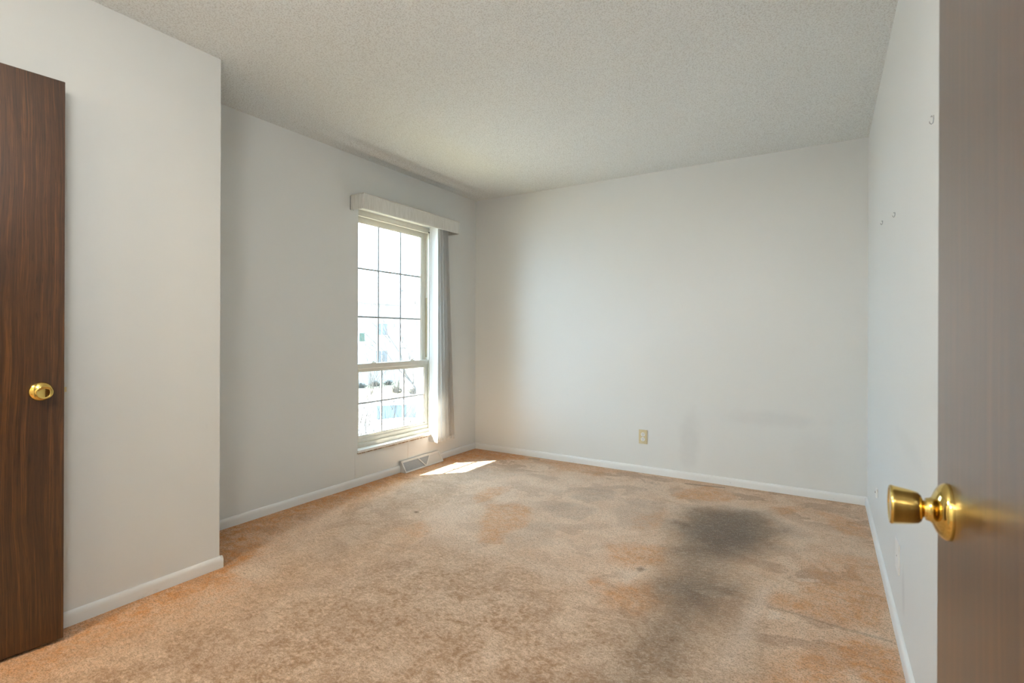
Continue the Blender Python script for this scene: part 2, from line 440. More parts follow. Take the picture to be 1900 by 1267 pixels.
STAINS=[
('D',0.22,0.14,[(-0.847,3.177),(-0.686,3.450),(-0.442,2.345),(-0.481,1.867),(-0.549,1.600),(-0.608,1.563),(-0.611,2.037)]),
('M',0.5,0.2,[(-0.773,1.984),(-0.527,2.044),(-0.357,2.105),(-0.316,1.678),(-0.645,1.474)]),
('L',0.35,0.15,[(-2.501,3.476),(-1.041,4.023),(-0.762,2.838),(-0.837,2.213),(-1.213,2.239),(-1.593,2.318),(-2.181,2.452)]),
('O',0.45,0.18,[(-2.178,0.521),(-2.392,0.572),(-2.406,0.747),(-2.307,1.295),(-2.124,1.439),(-2.002,1.125),(-2.072,0.841),(-1.896,0.697)]),
('O',0.35,0.12,[(-2.422,1.347),(-2.937,1.611),(-2.929,2.138),(-2.893,2.996),(-2.698,2.580),(-2.615,1.910),(-2.346,1.531)]),
('O',0.85,0.08,[(-2.357,0.646),(-2.450,0.760),(-2.422,1.347),(-2.332,1.309),(-2.340,1.107),(-2.306,0.935),(-2.347,0.845),(-2.320,0.723),(-2.216,0.648)]),
('O',0.6,0.06,[(-2.392,0.572),(-2.397,0.657),(-2.277,0.695),(-2.168,0.594),(-2.178,0.521)]),
('O',0.95,0.04,[(-2.465,1.353),(-2.937,1.611),(-2.842,1.671),(-2.667,1.644),(-2.454,1.536),(-2.419,1.450),(-2.401,1.347)]),
('O',0.6,0.05,[(-2.946,1.615),(-2.947,2.152),(-2.927,3.031),(-2.843,2.956),(-2.796,2.379),(-2.813,2.054),(-2.739,1.689),(-2.767,1.582)]),
('O',0.95,0.04,[(-2.954,3.606),(-2.942,4.106),(-2.464,4.115),(-2.255,4.003),(-2.480,3.860),(-2.708,3.763),(-2.747,3.576)]),
('O',0.45,0.04,[(-2.204,4.059),(-1.598,4.089),(-1.436,4.031),(-1.549,3.846),(-1.876,3.832)]),
('O',0.55,0.03,[(-1.609,2.264),(-1.769,2.544),(-1.890,2.779),(-1.783,2.910),(-1.600,2.876),(-1.504,2.607),(-1.541,2.487),(-1.479,2.304)]),
('O',0.5,0.03,[(-2.064,2.839),(-2.109,3.102),(-1.973,3.219),(-1.925,3.067),(-1.939,2.851),(-1.983,2.758)]),
('O',0.45,0.03,[(-2.131,2.165),(-2.059,2.362),(-1.920,2.249),(-1.919,2.113)]),
('G',0.35,0.04,[(-1.538,2.396),(-1.479,2.726),(-1.329,2.717),(-1.258,2.442),(-1.387,2.265)]),
('G',0.4,0.03,[(-1.571,2.955),(-1.462,3.151),(-1.261,3.089),(-1.243,2.874),(-1.416,2.819)]),
('G',0.5,0.03,[(-1.501,3.235),(-1.490,3.492),(-1.257,3.532),(-1.235,3.361),(-1.360,3.189)]),
('G',0.4,0.04,[(-1.188,3.135),(-1.078,3.460),(-0.891,3.445),(-0.873,2.905),(-1.006,2.920)]),
('O',0.4,0.03,[(-1.022,3.067),(-0.893,3.320),(-0.805,2.996),(-0.925,2.873)]),
('G',0.35,0.05,[(-2.577,3.428),(-2.242,3.744),(-2.020,3.586),(-2.245,3.263),(-2.467,3.211)]),
('G',0.45,0.08,[(-2.211,1.615),(-2.508,2.134),(-2.737,2.952),(-2.552,3.547),(-2.331,3.389),(-2.322,2.610),(-2.176,2.042),(-2.075,1.700)]),
('O',0.6,0.04,[(-0.988,2.611),(-0.821,2.733),(-0.721,2.737),(-0.677,2.539),(-0.803,2.372),(-0.917,2.424)]),
('O',0.75,0.05,[(-0.851,2.117),(-0.799,2.248),(-0.657,2.313),(-0.576,2.234),(-0.635,2.045),(-0.743,2.027)]),
('O',0.6,0.02,[(-0.935,2.164),(-0.892,2.220),(-0.844,2.197),(-0.880,2.127)]),
('L',0.8,0.03,[(-0.861,2.423),(-0.792,2.502),(-0.709,2.450),(-0.728,2.342),(-0.775,2.252),(-0.815,2.257)]),
('O',0.6,0.03,[(-0.952,3.680),(-0.763,4.030),(-0.519,3.881),(-0.564,3.716),(-0.889,3.579)]),
('D',0.58,0.2,[(-0.730,3.093),(-0.675,3.398),(-0.538,3.543),(-0.349,3.545),(-0.241,3.302),(-0.312,2.914),(-0.472,2.776),(-0.612,2.806)]),
('D',0.54,0.18,[(-0.825,3.191),(-0.708,3.560),(-0.326,3.618),(-0.173,3.297),(-0.293,2.744),(-0.322,2.419),(-0.444,2.238),(-0.586,2.228),(-0.706,2.629)]),
('D',0.52,0.2,[(-0.618,2.349),(-0.337,2.525),(-0.328,2.168),(-0.343,1.916),(-0.316,1.678),(-0.616,1.492),(-0.641,1.928)]),
('D',0.38,0.12,[(-0.381,3.167),(-0.162,3.351),(-0.201,3.104),(-0.308,2.878)]),
('D',0.3,0.06,[(-0.216,2.110),(-0.170,2.222),(-0.158,2.068),(-0.184,1.880),(-0.210,1.896)]),
('L',0.7,0.04,[(-0.275,2.477),(-0.186,2.560),(-0.204,2.388),(-0.224,2.105),(-0.238,1.793),(-0.294,1.692),(-0.316,1.970),(-0.303,2.277)]),
('O',0.6,0.04,[(-0.111,2.666),(0.061,2.785),(0.224,2.816),(0.215,2.386),(0.104,2.359),(-0.057,2.382),(-0.194,2.394),(-0.180,2.481),(-0.080,2.517)]),
('O',0.4,0.05,[(-0.070,2.918),(0.069,3.152),(0.230,3.178),(0.226,2.847),(-0.065,2.707)]),
('O',0.62,0.04,[(-0.175,1.967),(-0.017,2.156),(0.047,2.089),(0.086,1.928),(-0.187,1.758)]),
('O',0.75,0.03,[(-0.001,2.196),(0.119,2.319),(0.221,2.286),(0.229,2.017),(0.158,1.972),(0.077,2.074)]),
('O',0.5,0.04,[(-0.034,3.825),(0.096,3.791),(0.198,3.625),(0.200,3.441),(0.075,3.453),(0.010,3.588)]),
('O',0.5,0.03,[(-0.306,3.750),(-0.156,3.869),(-0.123,3.804),(-0.234,3.617)]),
('M',0.95,0.35,[(-1.780,0.178),(-2.178,0.521),(-2.232,0.741),(-2.160,1.168),(-2.024,1.596),(-1.940,1.857),(-1.632,2.127),(-1.158,2.137),(-0.844,2.040),(-0.509,2.055),(-0.332,1.960),(-0.187,1.758),(-0.029,1.262)]),
('M',0.5,0.15,[(-2.449,1.539),(-2.584,2.199),(-2.639,2.847),(-2.478,3.296),(-2.077,2.764),(-2.040,1.952),(-2.024,1.596),(-2.092,1.315)]),
('L',0.6,0.06,[(-2.575,1.618),(-2.731,1.994),(-2.707,2.303),(-2.490,2.039),(-2.311,1.626),(-2.112,1.303),(-2.118,1.145),(-2.205,1.044),(-2.337,1.337)]),
('L',0.5,0.08,[(-2.117,2.379),(-2.016,2.803),(-1.761,2.397),(-1.476,2.148),(-1.074,2.256),(-0.822,2.108),(-1.003,2.109),(-1.476,2.148),(-1.869,2.145)]),
('L',0.5,0.06,[(-0.891,3.445),(-0.637,3.737),(-0.331,3.674),(-0.083,3.401),(-0.130,3.234),(-0.316,3.510),(-0.611,3.584),(-0.792,3.325),(-0.794,2.955)]),
('D',0.9,0.012,[(-0.777,2.414),(-0.754,2.442),(-0.732,2.422),(-0.752,2.384)]),
('D',1,0.008,[(-2.229,2.445),(-2.206,2.459),(-2.183,2.439),(-2.197,2.419)]),
('D',0.7,0.006,[(-0.914,4.001),(-0.634,4.048),(-0.629,4.019),(-0.907,3.972)]),
('D',0.5,0.006,[(-2.316,4.059),(-2.195,4.064),(-2.185,4.024),(-2.296,4.024)]),
('D',0.5,0.005,[(-0.204,2.368),(-0.114,2.371),(0.052,2.352),(0.212,2.341),(0.211,2.328),(0.052,2.334),(-0.113,2.357),(-0.203,2.354)]),
('L',0.9,0.008,[(-0.194,2.345),(-0.151,2.343),(-0.153,2.286),(-0.194,2.251)]),
('L',0.7,0.01,[(-0.113,2.713),(-0.028,2.754),(-0.023,2.721),(-0.107,2.680)]),
]


def carpet_masks(P):
    W_ = np.stack([vnoise(P, .16, 3, 4), vnoise(P, .16, 31, 4)], 1)
    ch = {k: np.zeros(len(P)) for k in 'OGDLMS'}
    for c, s, soft, poly in STAINS:
        q = np.array(poly)
        fine = soft < .015
        if fine: c = 'S' if c == 'D' else c
        Pp = P + W_ * (.004 if fine else min(.075, .9 * soft + .010))
        pad = soft + .15
        lo, hi = q.min(0) - pad, q.max(0) + pad
        sel = np.where(((Pp > lo) & (Pp < hi)).all(1))[0]
        if not len(sel): continue
        A = Pp[sel]
        dmin = np.full(len(A), 1e9); ins = np.zeros(len(A), bool)
        for i in range(len(q)):
            a, b = q[i], q[(i + 1) % len(q)]
            d = b - a; t = np.clip(((A - a) @ d) / (d @ d + 1e-12), 0, 1)
            dmin = np.minimum(dmin, np.linalg.norm(A - (a + t[:, None] * d), axis=1))
            cr = (a[1] > A[:, 1]) != (b[1] > A[:, 1])
            xi = (b[0] - a[0]) * (A[:, 1] - a[1]) / (b[1] - a[1] + 1e-12) + a[0]
            ins ^= cr & (A[:, 0] < xi)
        sd = np.where(ins, dmin, -dmin)
        k = np.clip((sd + soft) / (2 * soft), 0, 1); k = k * k * (3 - 2 * k) * s
        ch[c][sel] = 1 - (1 - ch[c][sel]) * (1 - k)
    # the strip along the walls was never walked on and kept its colour
    x, y = P[:, 0], P[:, 1]
    n_ = vnoise(P, .25, 77, 3)
    dl = np.where(y > YC, x - XW, x - XC) + n_ * .04
    db = YB - y + n_ * .04
    edge = np.maximum(.95 * np.exp(-(np.clip(dl, 0, 9) / .20) ** 1.5), .75 * np.exp(-np.clip(db, 0, 9) / .05) * np.clip((-1.2 - x) / .8, .25, 1))
    ch['O'] = 1 - (1 - ch['O']) * (1 - edge)
    for k in 'LG': ch[k] *= 1 - .8 * edge
    return ch

floor, P = grid_mesh('floor', XW - .02, XR + .02, YF - .01, YB + .02, .008,
                     lambda P: vnoise(P, .35, 11, 2) * .0015, M['carpet'])
ch = carpet_masks(P)
def put(name, a, b, c):
    at = floor.data.color_attributes.new(name, 'FLOAT_COLOR', 'POINT')
    v = np.column_stack([a, b, c, np.ones(len(a))]).astype(np.float32)
    at.data.foreach_set('color', v.ravel())
put('stain', ch['O'], ch['G'], ch['D'])
put('wear', ch['L'], ch['M'], ch['S'])
tag(floor, 'worn peach and orange wall-to-wall carpet with a soot-grey stain', 'carpet', kind='structure')
hf = MB().box((XW, YH, -.12), (1.3, YF - .01, -.002)).build('floor', M['carpet'])
tag(hf, 'carpet of the hall behind the doorway', 'carpet', kind='structure')

def ceil_z(P):
    x, y = P[:, 0], P[:, 1]
    env = np.clip((y - 1.9) / .8, 0, 1) * np.clip((4.1 - y) / .5, 0, 1)
    d = x - XW
    r = (.015 * np.exp(-((d - .13) / .035) ** 2) + .012 * np.exp(-((d - .30) / .05) ** 2)
         - .006 * np.exp(-((d - .21) / .03) ** 2))
    return H - r * env - vnoise(P, .9, 21, 2) * .0025
ceiling, _ = grid_mesh('ceiling', XW - .02, XR + .02, YF - .01, YB + .02, .02, ceil_z, M['ceiling'], flip=True)
tag(ceiling, 'off-white popcorn textured ceiling', 'ceiling', kind='structure')
tag(MB().box((XW - .225, YH - .15, H + .02), (1.45, YB + .15, H + .2)).build('ceiling', M['wall']),
    'flat slab above the popcorn ceiling', 'ceiling', kind='structure')
tag(MB().box((XW, YH, H), (1.3, YF - .12, H + .02)).build('ceiling', M['wall']), 'ceiling of the hall behind the doorway', 'ceiling', kind='structure')

WY0, WY1, WZ0, WZ1 = 2.630, 3.520, .245, 2.065      # window opening
def S(o, l, c='wall'):
    return tag(o, l, c, kind='structure')
m = MB()
t = XW - .225
m.box((t, YH, -.3), (XW, WY0, H + .02)); m.box((t, WY1, -.3), (XW, YB + .15, H + .02))
m.box((t, WY0, -.3), (XW, WY1, WZ0 - .002)); m.box((t, WY0, WZ1), (XW, WY1, H + .02))
S(m.build('wall_left', M['wall']), 'off-white window wall on the left beyond the closet bump-out')
S(MB().box((XW, YF - .12, -.01), (XC, YC, H + .02), bevel=.003).build('wall_closet', M['wall']), 'off-white closet bump-out wall behind the left door')
S(MB().box((XW - .05, YB, -.01), (XR + .15, YB + .15, H + .02)).build('wall_back', M['wall_back']), 'off-white far wall with the electrical outlet')
S(MB().box((XR, YF - .12, -.01), (XR + .15, YB, H + .02)).build('wall_right', M['wall_right']), 'off-white right wall beside the open door')
m = MB()
DX0, DX1 = -.76, .130
m.box((XC, YF - .12, -.01), (-2.45, YF, H + .02)); m.box((-1.68, YF - .12, -.01), (DX0, YF, H + .02))
m.box((DX1, YF - .12, -.01), (XR, YF, H + .02)); m.box((-2.45, YF - .12, 2.05), (-1.68, YF, H + .02)); m.box((DX0, YF - .12, 2.05), (DX1, YF, H + .02))
S(m.build('wall_front', M['wall']), 'entry wall with two doorways behind the camera')
m = MB()
m.box((XW, YH - .15, -.01), (1.45, YH, H + .02)); m.box((1.3, YH, -.01), (1.45, YF - .12, H + .02))
m.box((XR + .15, YF - .12, -.01), (1.45, YF, H + .02)); m.box((-1.32, YH, -.01), (-1.22, YF - .12, H + .02))
S(m.build('wall_hall', M['wall']), 'walls of the hall behind the doorway')

# baseboards: clamshell profile
BH, BT = .056, .013
def base_profile():
    return [(0, 0), (BT, 0), (BT, BH * .62), (BT * .92, BH * .80), (BT * .66, BH * .94), (BT * .3, BH), (0, BH)]
def baseboard(name, axis, face, sgn, a, b, lab):
    pr = [(face + sgn * u, v) for u, v in base_profile()]
    m = MB().prism(pr, 'y' if axis == 'y' else 'x', a, b)
    return S(m.build(name, M['base'], smooth=40), lab, 'baseboard')
VY0, VY1 = 3.066, 3.545     # register
baseboard('baseboard_left', 'y', XW, 1, YC, VY0, 'white baseboard along the window wall before the register')
baseboard('baseboard_left', 'y', XW, 1, VY1, YB, 'white baseboard between the register and the far corner')
baseboard('baseboard_back', 'x', YB, -1, XW, XR, 'scuffed white baseboard along the far wall')
baseboard('baseboard_right', 'y', XR, -1, .90, YB, 'white baseboard along the right wall')
baseboard('baseboard_closet', 'y', XC, 1, YF, YC + BT * .8, 'white baseboard along the closet wall by the left door')
baseboard('baseboard_closet', 'x', YC, 1, XW, XC + BT * .8, 'short white baseboard on the closet return')

# ------------------------------------------------------------------ window
PU, PL_ = XW - .125, XW - .085       # planes of the upper and lower sash
GY0, GY1 = 2.698, 3.451
win = tag(empty('window_1', (XW - .1, (WY0 + WY1) / 2, WZ0)), 'tall white double-hung window with divided lights', 'window', kind='structure')
def wp(mb, name, mat, parent=win, smooth=None):
    o = mb.build(name, mat, smooth=smooth)
    o.parent = parent
    o.matrix_parent_inverse = Matrix.Translation(-Vector(win.location)) if parent == win else Matrix.Identity(4)
    return o
m = MB()                                            # jamb liner and head
m.box((XW - .20, WY0, WZ0), (XW - .055, WY0 + .028, WZ1)); m.box((XW - .20, WY1 - .022, WZ0), (XW - .055, WY1, WZ1))
m.box((XW - .20, WY0, 2.035), (XW - .055, WY1, WZ1)); m.box((XW - .20, WY0, WZ0), (XW - .050, WY1, .272))
m.box((XW - .062, WY0 + .02, .272), (XW - .050, WY1 - .02, .292))
m.box((XW - .075, WY0 + .02, 2.022), (XW - .058, WY1 - .02, 2.036)); m.box((XW - .109, WY1 - .030, .29), (XW - .103, WY1 - .02, 2.03))
m.box((XW - .062, WY1 - .034, .29), (XW - .055, WY1 - .02, 2.03))
wf = wp(m, 'window_frame', M['vinyl'])
m = MB().box((XW - .103, WY1 - .0245, .92), (XW - .085, WY1 - .0215, 1.45))
wp(m, 'sash_track', M['vinyl_dark'])
m = MB().lathe([(0, -.002), (.006, -.002), (.006, .002), (0, .002)], (XW - .0545, WY1 - .035, 2.028), (1, 0, 0), 12)
wp(m, 'screw_hole', M['dark'])
# reveal lining in the wall thickness
m = MB()
m.box((XW - .225, WY0 - .001, WZ0), (XW - .20, WY0 + .006, WZ1)); m.box((XW - .225, WY1 - .006, WZ0), (XW - .20, WY1 + .001, WZ1))
m.box((XW - .26, WY0, WZ0 - .03), (XW - .20, WY1, WZ0))
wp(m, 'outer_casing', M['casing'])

def sash(name, px, z0, z1, gz0, gz1, rows, cols, hz):
    s = MB()
    y0, y1 = GY0 - .043, GY1 + .046
    a, b = px - .017, px + .017
    s.box((a, y0, z0), (b, GY0, z1), .002, 1); s.box((a, GY1, z0), (b, y1, z1), .002, 1)
    s.box((a, GY0, z0), (b, GY1, gz0)); s.box((a, GY0, gz1), (b, GY1, z1))
    # stepped glazing bead
    for u in (0, 1):
        d = .010 - u * .005
        s.box((px - .010 + u * 0, GY0, gz0), (px + .012 - u * .004, GY0 + d * .6, gz1))
    s.box((px - .01, GY1 - .008, gz0), (px + .010, GY1, gz1))
    s.box((px - .01, GY0, gz0), (px + .010, GY1, gz0 + .008)); s.box((px - .01, GY0, gz1 - .006), (px + .010, GY1, gz1))
    o = wp(s, name, M['vinyl'])
    g = MB().box((px - .003, GY0 - .004, gz0 - .004), (px + .001, GY1 + .004, gz1 + .004)).build('glass_pane', M['glass']); g.parent = o
    w = .0070
    mt = MB()
    for k in range(1, cols):
        y = GY0 + (GY1 - GY0) * k / cols
        mt.box((px - .008, y - w, gz0), (px + .006, y + w, gz1), .002, 1)
    for z in hz:
        mt.box((px - .0075, GY0, z - w), (px + .0055, GY1, z + w), .002, 1)
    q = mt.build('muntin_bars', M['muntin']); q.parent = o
    return o
us = sash('upper_sash', PU, .845, 2.030, .880, 1.990, 3, 3, (1.258, 1.633))
ls = sash('lower_sash', PL_, .285, .897, .340, .838, 2, 3, (.592,))
r = MB().box((PL_ + .015, GY0 - .043, .858), (PL_ + .024, GY1 + .046, .895), .002, 1).build('meeting_rail', M['vinyl']); r.parent = ls
r = MB().box((PL_ + .015, GY0 - .043, .300), (PL_ + .022, GY1 + .046, .325), .002, 1).build('lift_rail', M['vinyl']); r.parent = ls
for y in (2.86, 3.30):
    m = MB().box((PL_ - .012, y - .026, .897), (PL_ + .012, y + .026, .903), .002, 1)
    m.lathe([(0, 0), (.011, 0), (.010, .010), (0, .011)], (PL_, y, .903), (0, 0, 1), 14)
    m.box((PL_ - .005, y, .908), (PL_ + .006, y + .030, .914), .002, 1)
    l = m.build('sash_lock', M['metal_trim']); l.parent = ls
# stool
m = MB().box((XW - .055, WY0 + .001, .245), (XW + .004, WY1 - .001, .262)).box((XW, WY0 - .006, .243), (XW + .016, WY1 + .006, .262), .003, 2)
wp(m, 'window_sill', M['sill'])
m = MB().box((XW, WY0 - .005, .2345), (XW + .014, WY1 + .005, .2435))
wp(m, 'sill_edge', M['sill_edge'])
# plasterboard joints under the sill
m = MB().box((XW, 3.165, .09), (XW + .0012, 3.169, .236)).build('trim_1', M['metal_trim']); S(m, 'thin vertical panel joint under the window sill', 'trim')
m = MB().box((XW, 2.602, .056), (XW + .0008, 2.604, .236)).build('trim_2', M['wall']); S(m, 'faint vertical panel joint below the left end of the sill', 'trim')
# eave of the building outside, above the window
S(MB().box((-4.22, YH, 2.46), (XW - .225, YB + 2.0, 2.62)).build('trim_3', M['trim_white']), 'eave of the building above the window outside', 'trim')

# ------------------------------------------------------------------ valance and vertical blind
val = tag(empty('valance', (XW, 3.1, 2.03)), 'boxed off-white fabric valance mounted above the window', 'valance')
def child(mb, name, mat, par, smooth=None):
    o = mb.build(name, mat, smooth=smooth)
    o.parent = par
    o.matrix_parent_inverse = Matrix.Translation(par.location).inverted() if par.rotation_euler.z == 0 else Matrix.Identity(4)
    return o
VX = XW + .140
VA, VB = 2.556, 3.672
child(MB().box((VX - .006, VA, 2.026), (VX, VB, 2.132), .0015, 1), 'front_panel', M['valance'], val)
child(MB().box((XW + .002, VA, 2.026), (VX - .006, VA + .006, 2.132), .0015, 1), 'end_return', M['valance'], val)
child(MB().box((XW + .002, VB - .006, 2.026), (VX - .006, VB, 2.132), .0015, 1), 'end_return', M['valance'], val)
child(MB().box((XW + .002, VA - .003, 2.129), (VX + .003, VB + .003, 2.136), .0015, 1), 'top_trim', M['metal_trim'], val)
child(MB().box((XW, VA - .004, 2.03), (XW + .002, VA + .03, 2.13), .0, 1), 'bracket', M['steel'], val)

bl = tag(empty('vertical_blind', (XW + .05, 3.5, .18)), 'white vertical blind drawn to the right side of the window', 'blind')
child(MB().box((XW + .030, VA + .02, 2.062), (XW + .072, VB - .02, 2.100), .003, 1).box((XW, VA + .2, 2.07), (XW + .03, VA + .23, 2.11)).box((XW, VB - .2, 2.07), (XW + .03, VB - .17, 2.11)), 'head_rail', M['metal_trim'], bl)
def vane(i, n):
    """one fabric slat, hung from the rail; slightly bowed across its width"""
    y_top = 3.425 + i * .0170
    y_bot = 3.430 + i * .0290
    ang = .06 if i == 0 else (.50 if i % 2 else .14) + random.uniform(-.04, .04)
    w = .0885
    bm = bmesh.new()
    nz, nw = 14, 7
    zs = [.183 + (2.062 - .183) * k / (nz - 1) for k in range(nz)]
    sides = []
    for off in (-.0007, .0007):
        rows = []
        for z in zs:
            f = (z - .183) / 1.879
            yc = y_bot + (y_top - y_bot) * f
            row = []
            for j in range(nw):
                u = (j / (nw - 1) - .5)
                bow = .009 * (1 - (2 * u) ** 2)
                lx = u * w; ly = bow + off
                x = XW + .0515 + lx * math.cos(ang) - ly * math.sin(ang)
                y = yc + lx * math.sin(ang) + ly * math.cos(ang) + .0025 * math.sin(3 * f + i)
                row.append(bm.verts.new((x, y, z)))
            rows.append(row)
        sides.append(rows)
    A, B = sides
    for R, fl in ((A, 0), (B, 1)):
        for k in range(nz - 1):
            for j in range(nw - 1):
                q = (R[k][j], R[k][j + 1], R[k + 1][j + 1], R[k + 1][j])
                bm.faces.new(q if not fl else q[::-1])
    for k in range(nz - 1):
        bm.faces.new((A[k][0], A[k + 1][0], B[k + 1][0], B[k][0])); bm.faces.new((A[k][-1], B[k][-1], B[k + 1][-1], A[k + 1][-1]))
    for j in range(nw - 1):
        bm.faces.new((A[0][j], B[0][j], B[0][j + 1], A[0][j + 1])); bm.faces.new((A[-1][j], A[-1][j + 1], B[-1][j + 1], B[-1][j]))
    mb = MB(); mb.bm.free(); mb.bm = bm
    v = child(mb, 'vane', M['vane'], bl, smooth=50)
    # weight pocket at the hem
    h = MB().box((XW + .010, y_bot - .0022 + .004, .186), (XW + .093, y_bot + .0022 + .004, .215), .001, 1).build('hem_pocket', M['vane'])
    h.parent = v
    h.matrix_parent_inverse = Matrix.Identity(4)
    return v
for i in range(9): vane(i, 9)

# ------------------------------------------------------------------ baseboard register
reg = tag(empty('baseboard_register', (XW, (VY0 + VY1) / 2, 0)), 'white wedge-shaped heating register against the wall under the window', 'vent')
RZ, RT, RB = .088, .016, .070     # height, depth at the top, depth at the bottom
child(MB().prism([(XW, .001), (XW + RB - .006, .001), (XW + RB - .006, .006), (XW + RT - .004, RZ - .004), (XW, RZ - .004)], 'y', VY0 + .003, VY1 - .003), 'housing', M['vent'], reg)
def slant(y, t_, off):
    dx, dz = RT - RB, RZ
    L_ = math.hypot(dx, dz); nx, nz = dz / L_, -dx / L_
    return Vector((XW + RB + dx * t_ + nx * off, y, .002 + (RZ - .002) * t_ + nz * off))
def plate(mb, quad, off0, off1):
    A = [mb.bm.verts.new(slant(y, t_, off0)) for y, t_ in quad]; B = [mb.bm.verts.new(slant(y, t_, off1)) for y, t_ in quad]
    n = len(quad)
    mb.bm.faces.new(A); mb.bm.faces.new(B[::-1])
    for i in range(n): mb.bm.faces.new((A[i], B[i], B[(i + 1) % n], A[(i + 1) % n]))
def bar(mb, a, b, w, o0, o1):
    (ya, ta), (yb, tb) = a, b
    Lt = RZ * 1.15
    dy, dt = yb - ya, (tb - ta) * Lt
    l = math.hypot(dy, dt); ny, nt_ = -dt / l * w / 2, dy / l * w / 2 / Lt
    plate(mb, [(ya + ny, ta + nt_), (yb + ny, tb + nt_), (yb - ny, tb - nt_), (ya - ny, ta - nt_)], o0, o1)
m = MB()
bar(m, (VY0, .05), (VY1, .05), .012, -.004, .002); bar(m, (VY0, .93), (VY1, .93), .016, -.004, .002)
bar(m, (VY0 + .007, 0), (VY0 + .007, 1), .014, -.004, .002); bar(m, (VY1 - .007, 0), (VY1 - .007, 1), .014, -.004, .002)
m.prism([(XW, .001), (XW + RB, .001), (XW + RB, .006), (XW + RT, RZ), (XW, RZ)], 'y', VY0, VY0 + .003)
m.prism([(XW, .001), (XW + RB, .001), (XW + RB, .006), (XW + RT, RZ), (XW, RZ)], 'y', VY1 - .003, VY1)
m.box((XW, VY0, RZ - .003), (XW + RT, VY1, RZ))
child(m, 'face_frame', M['vent'], reg)
ylen = VY1 - VY0
m = MB(); plate(m, [(VY0 + .01, .08), (VY0 + .53 * ylen, .08), (VY0 + .73 * ylen, .88), (VY0 + .01, .88)], -.0035, -.0015)
child(m, 'mesh_grille', M['grille'], reg)
m = MB(); plate(m, [(VY0 + .53 * ylen, .08), (VY1 - .012, .08), (VY1 - .012, .88), (VY0 + .73 * ylen, .88)], -.0035, -.0015)
tag(child(m, 'mesh_grille', M['grille_pale'], reg), 'paler right half of the register grille')
m = MB(); bar(m, (VY0 + .53 * ylen, .06), (VY0 + .41 * ylen, .90), .009, -.0015, .003)
child(m, 'rib', M['vent'], reg)
m = MB(); bar(m, (VY0 + .53 * ylen, .06), (VY0 + .73 * ylen, .90), .009, -.0015, .003)
child(m, 'rib', M['vent'], reg)

# ------------------------------------------------------------------ electrical outlets
def outlet(loc, rz, w, label, plate_m, face_m, duplex=True):
    r = tag(empty('wall_outlet', loc, rz), label, 'outlet')     # plate faces local -Y
    MB().box((-w / 2, -.006, -.057), (w / 2, 0, .057), .002, 2).build('cover_plate', plate_m, r)
    if duplex:
        for z in (.0195, -.0195):
            bm_ = MB()
            bm_.lathe([(0, 0), (.0168, 0), (.0168, .0018), (0, .0018)], (0, -.006, z), (0, -1, 0), 28)
            f = bm_.build('receptacle', face_m, r, smooth=40)
            for x in (-.0063, .0063):
                MB().box((x - .0013, -.0082, z - .001), (x + .0013, -.0075, z + .0075)).build('slot', M['dark'], f)
            MB().lathe([(0, 0), (.0024, 0), (.0024, .0006), (0, .0006)], (0, -.0078, z - .0085), (0, -1, 0), 12).build('slot', M['dark'], f)
    MB().lathe([(.0, 0), (.0035, 0), (.003, .0012), (0, .0014)], (0, -.0058, 0), (0, -1, 0), 12).build('screw', M['steel'], r)
    return r
outlet((-1.270, YB, .294), 0, .070, 'almond duplex outlet with white receptacles on the far wall', M['almond'], M['white_plastic'])
outlet((XR, 2.42, .290), -math.pi / 2, .100, 'white cover plate low on the right wall beneath the near brass knob', M['white_plastic'], M['white_plastic'], False)

# ------------------------------------------------------------------ small hardware left on the right wall
def hook(y, z, label, s=.7):
    r = tag(empty('picture_hook', (XR, y, z)), label, 'hook', 'picture hooks left in the right wall')
    m = MB()
    pts = [(-.001, 0, .014), (-.0015, 0, 0), (-.003, 0, -.010), (-.007, 0, -.014), (-.011, 0, -.010), (-.012, 0, -.004)]
    m.tube([(x * s, y_ * s, z_ * s) for x, y_, z_ in pts], .0016 * s, 6)
    m.build('bent_wire', M['steel'], r, smooth=50)
    MB().lathe([(0, 0), (.003 * s, 0), (.003 * s, .0015), (.001, .0015), (.001, .006 * s), (0, .006 * s)], (-.008 * s, 0, .012 * s), (1, 0, -.4), 8).build('nail', M['steel'], r)
    return r
hook(3.102, 1.682, 'small steel picture hook nearer the far corner, lower of the pair')
hook(2.570, 1.614, 'small steel picture hook of the pair nearer the open door')
hook(1.700, 1.685, 'steel picture hook high on the right wall just clear of the door edge', .8)
r = tag(empty('cable_clip', (XR, 3.321, .291)), 'small pale cable clip low on the right wall near the far corner', 'clip')
MB().box((-.010, -.014, -.024), (0, .014, .024), .003, 2).build('clip_body', M['white_plastic'], r)
MB().lathe([(0, 0), (.006, 0), (.005, .004), (0, .004)], (-.010, 0, .006), (-1, 0, 0), 12).build('jack', M['steel'], r)

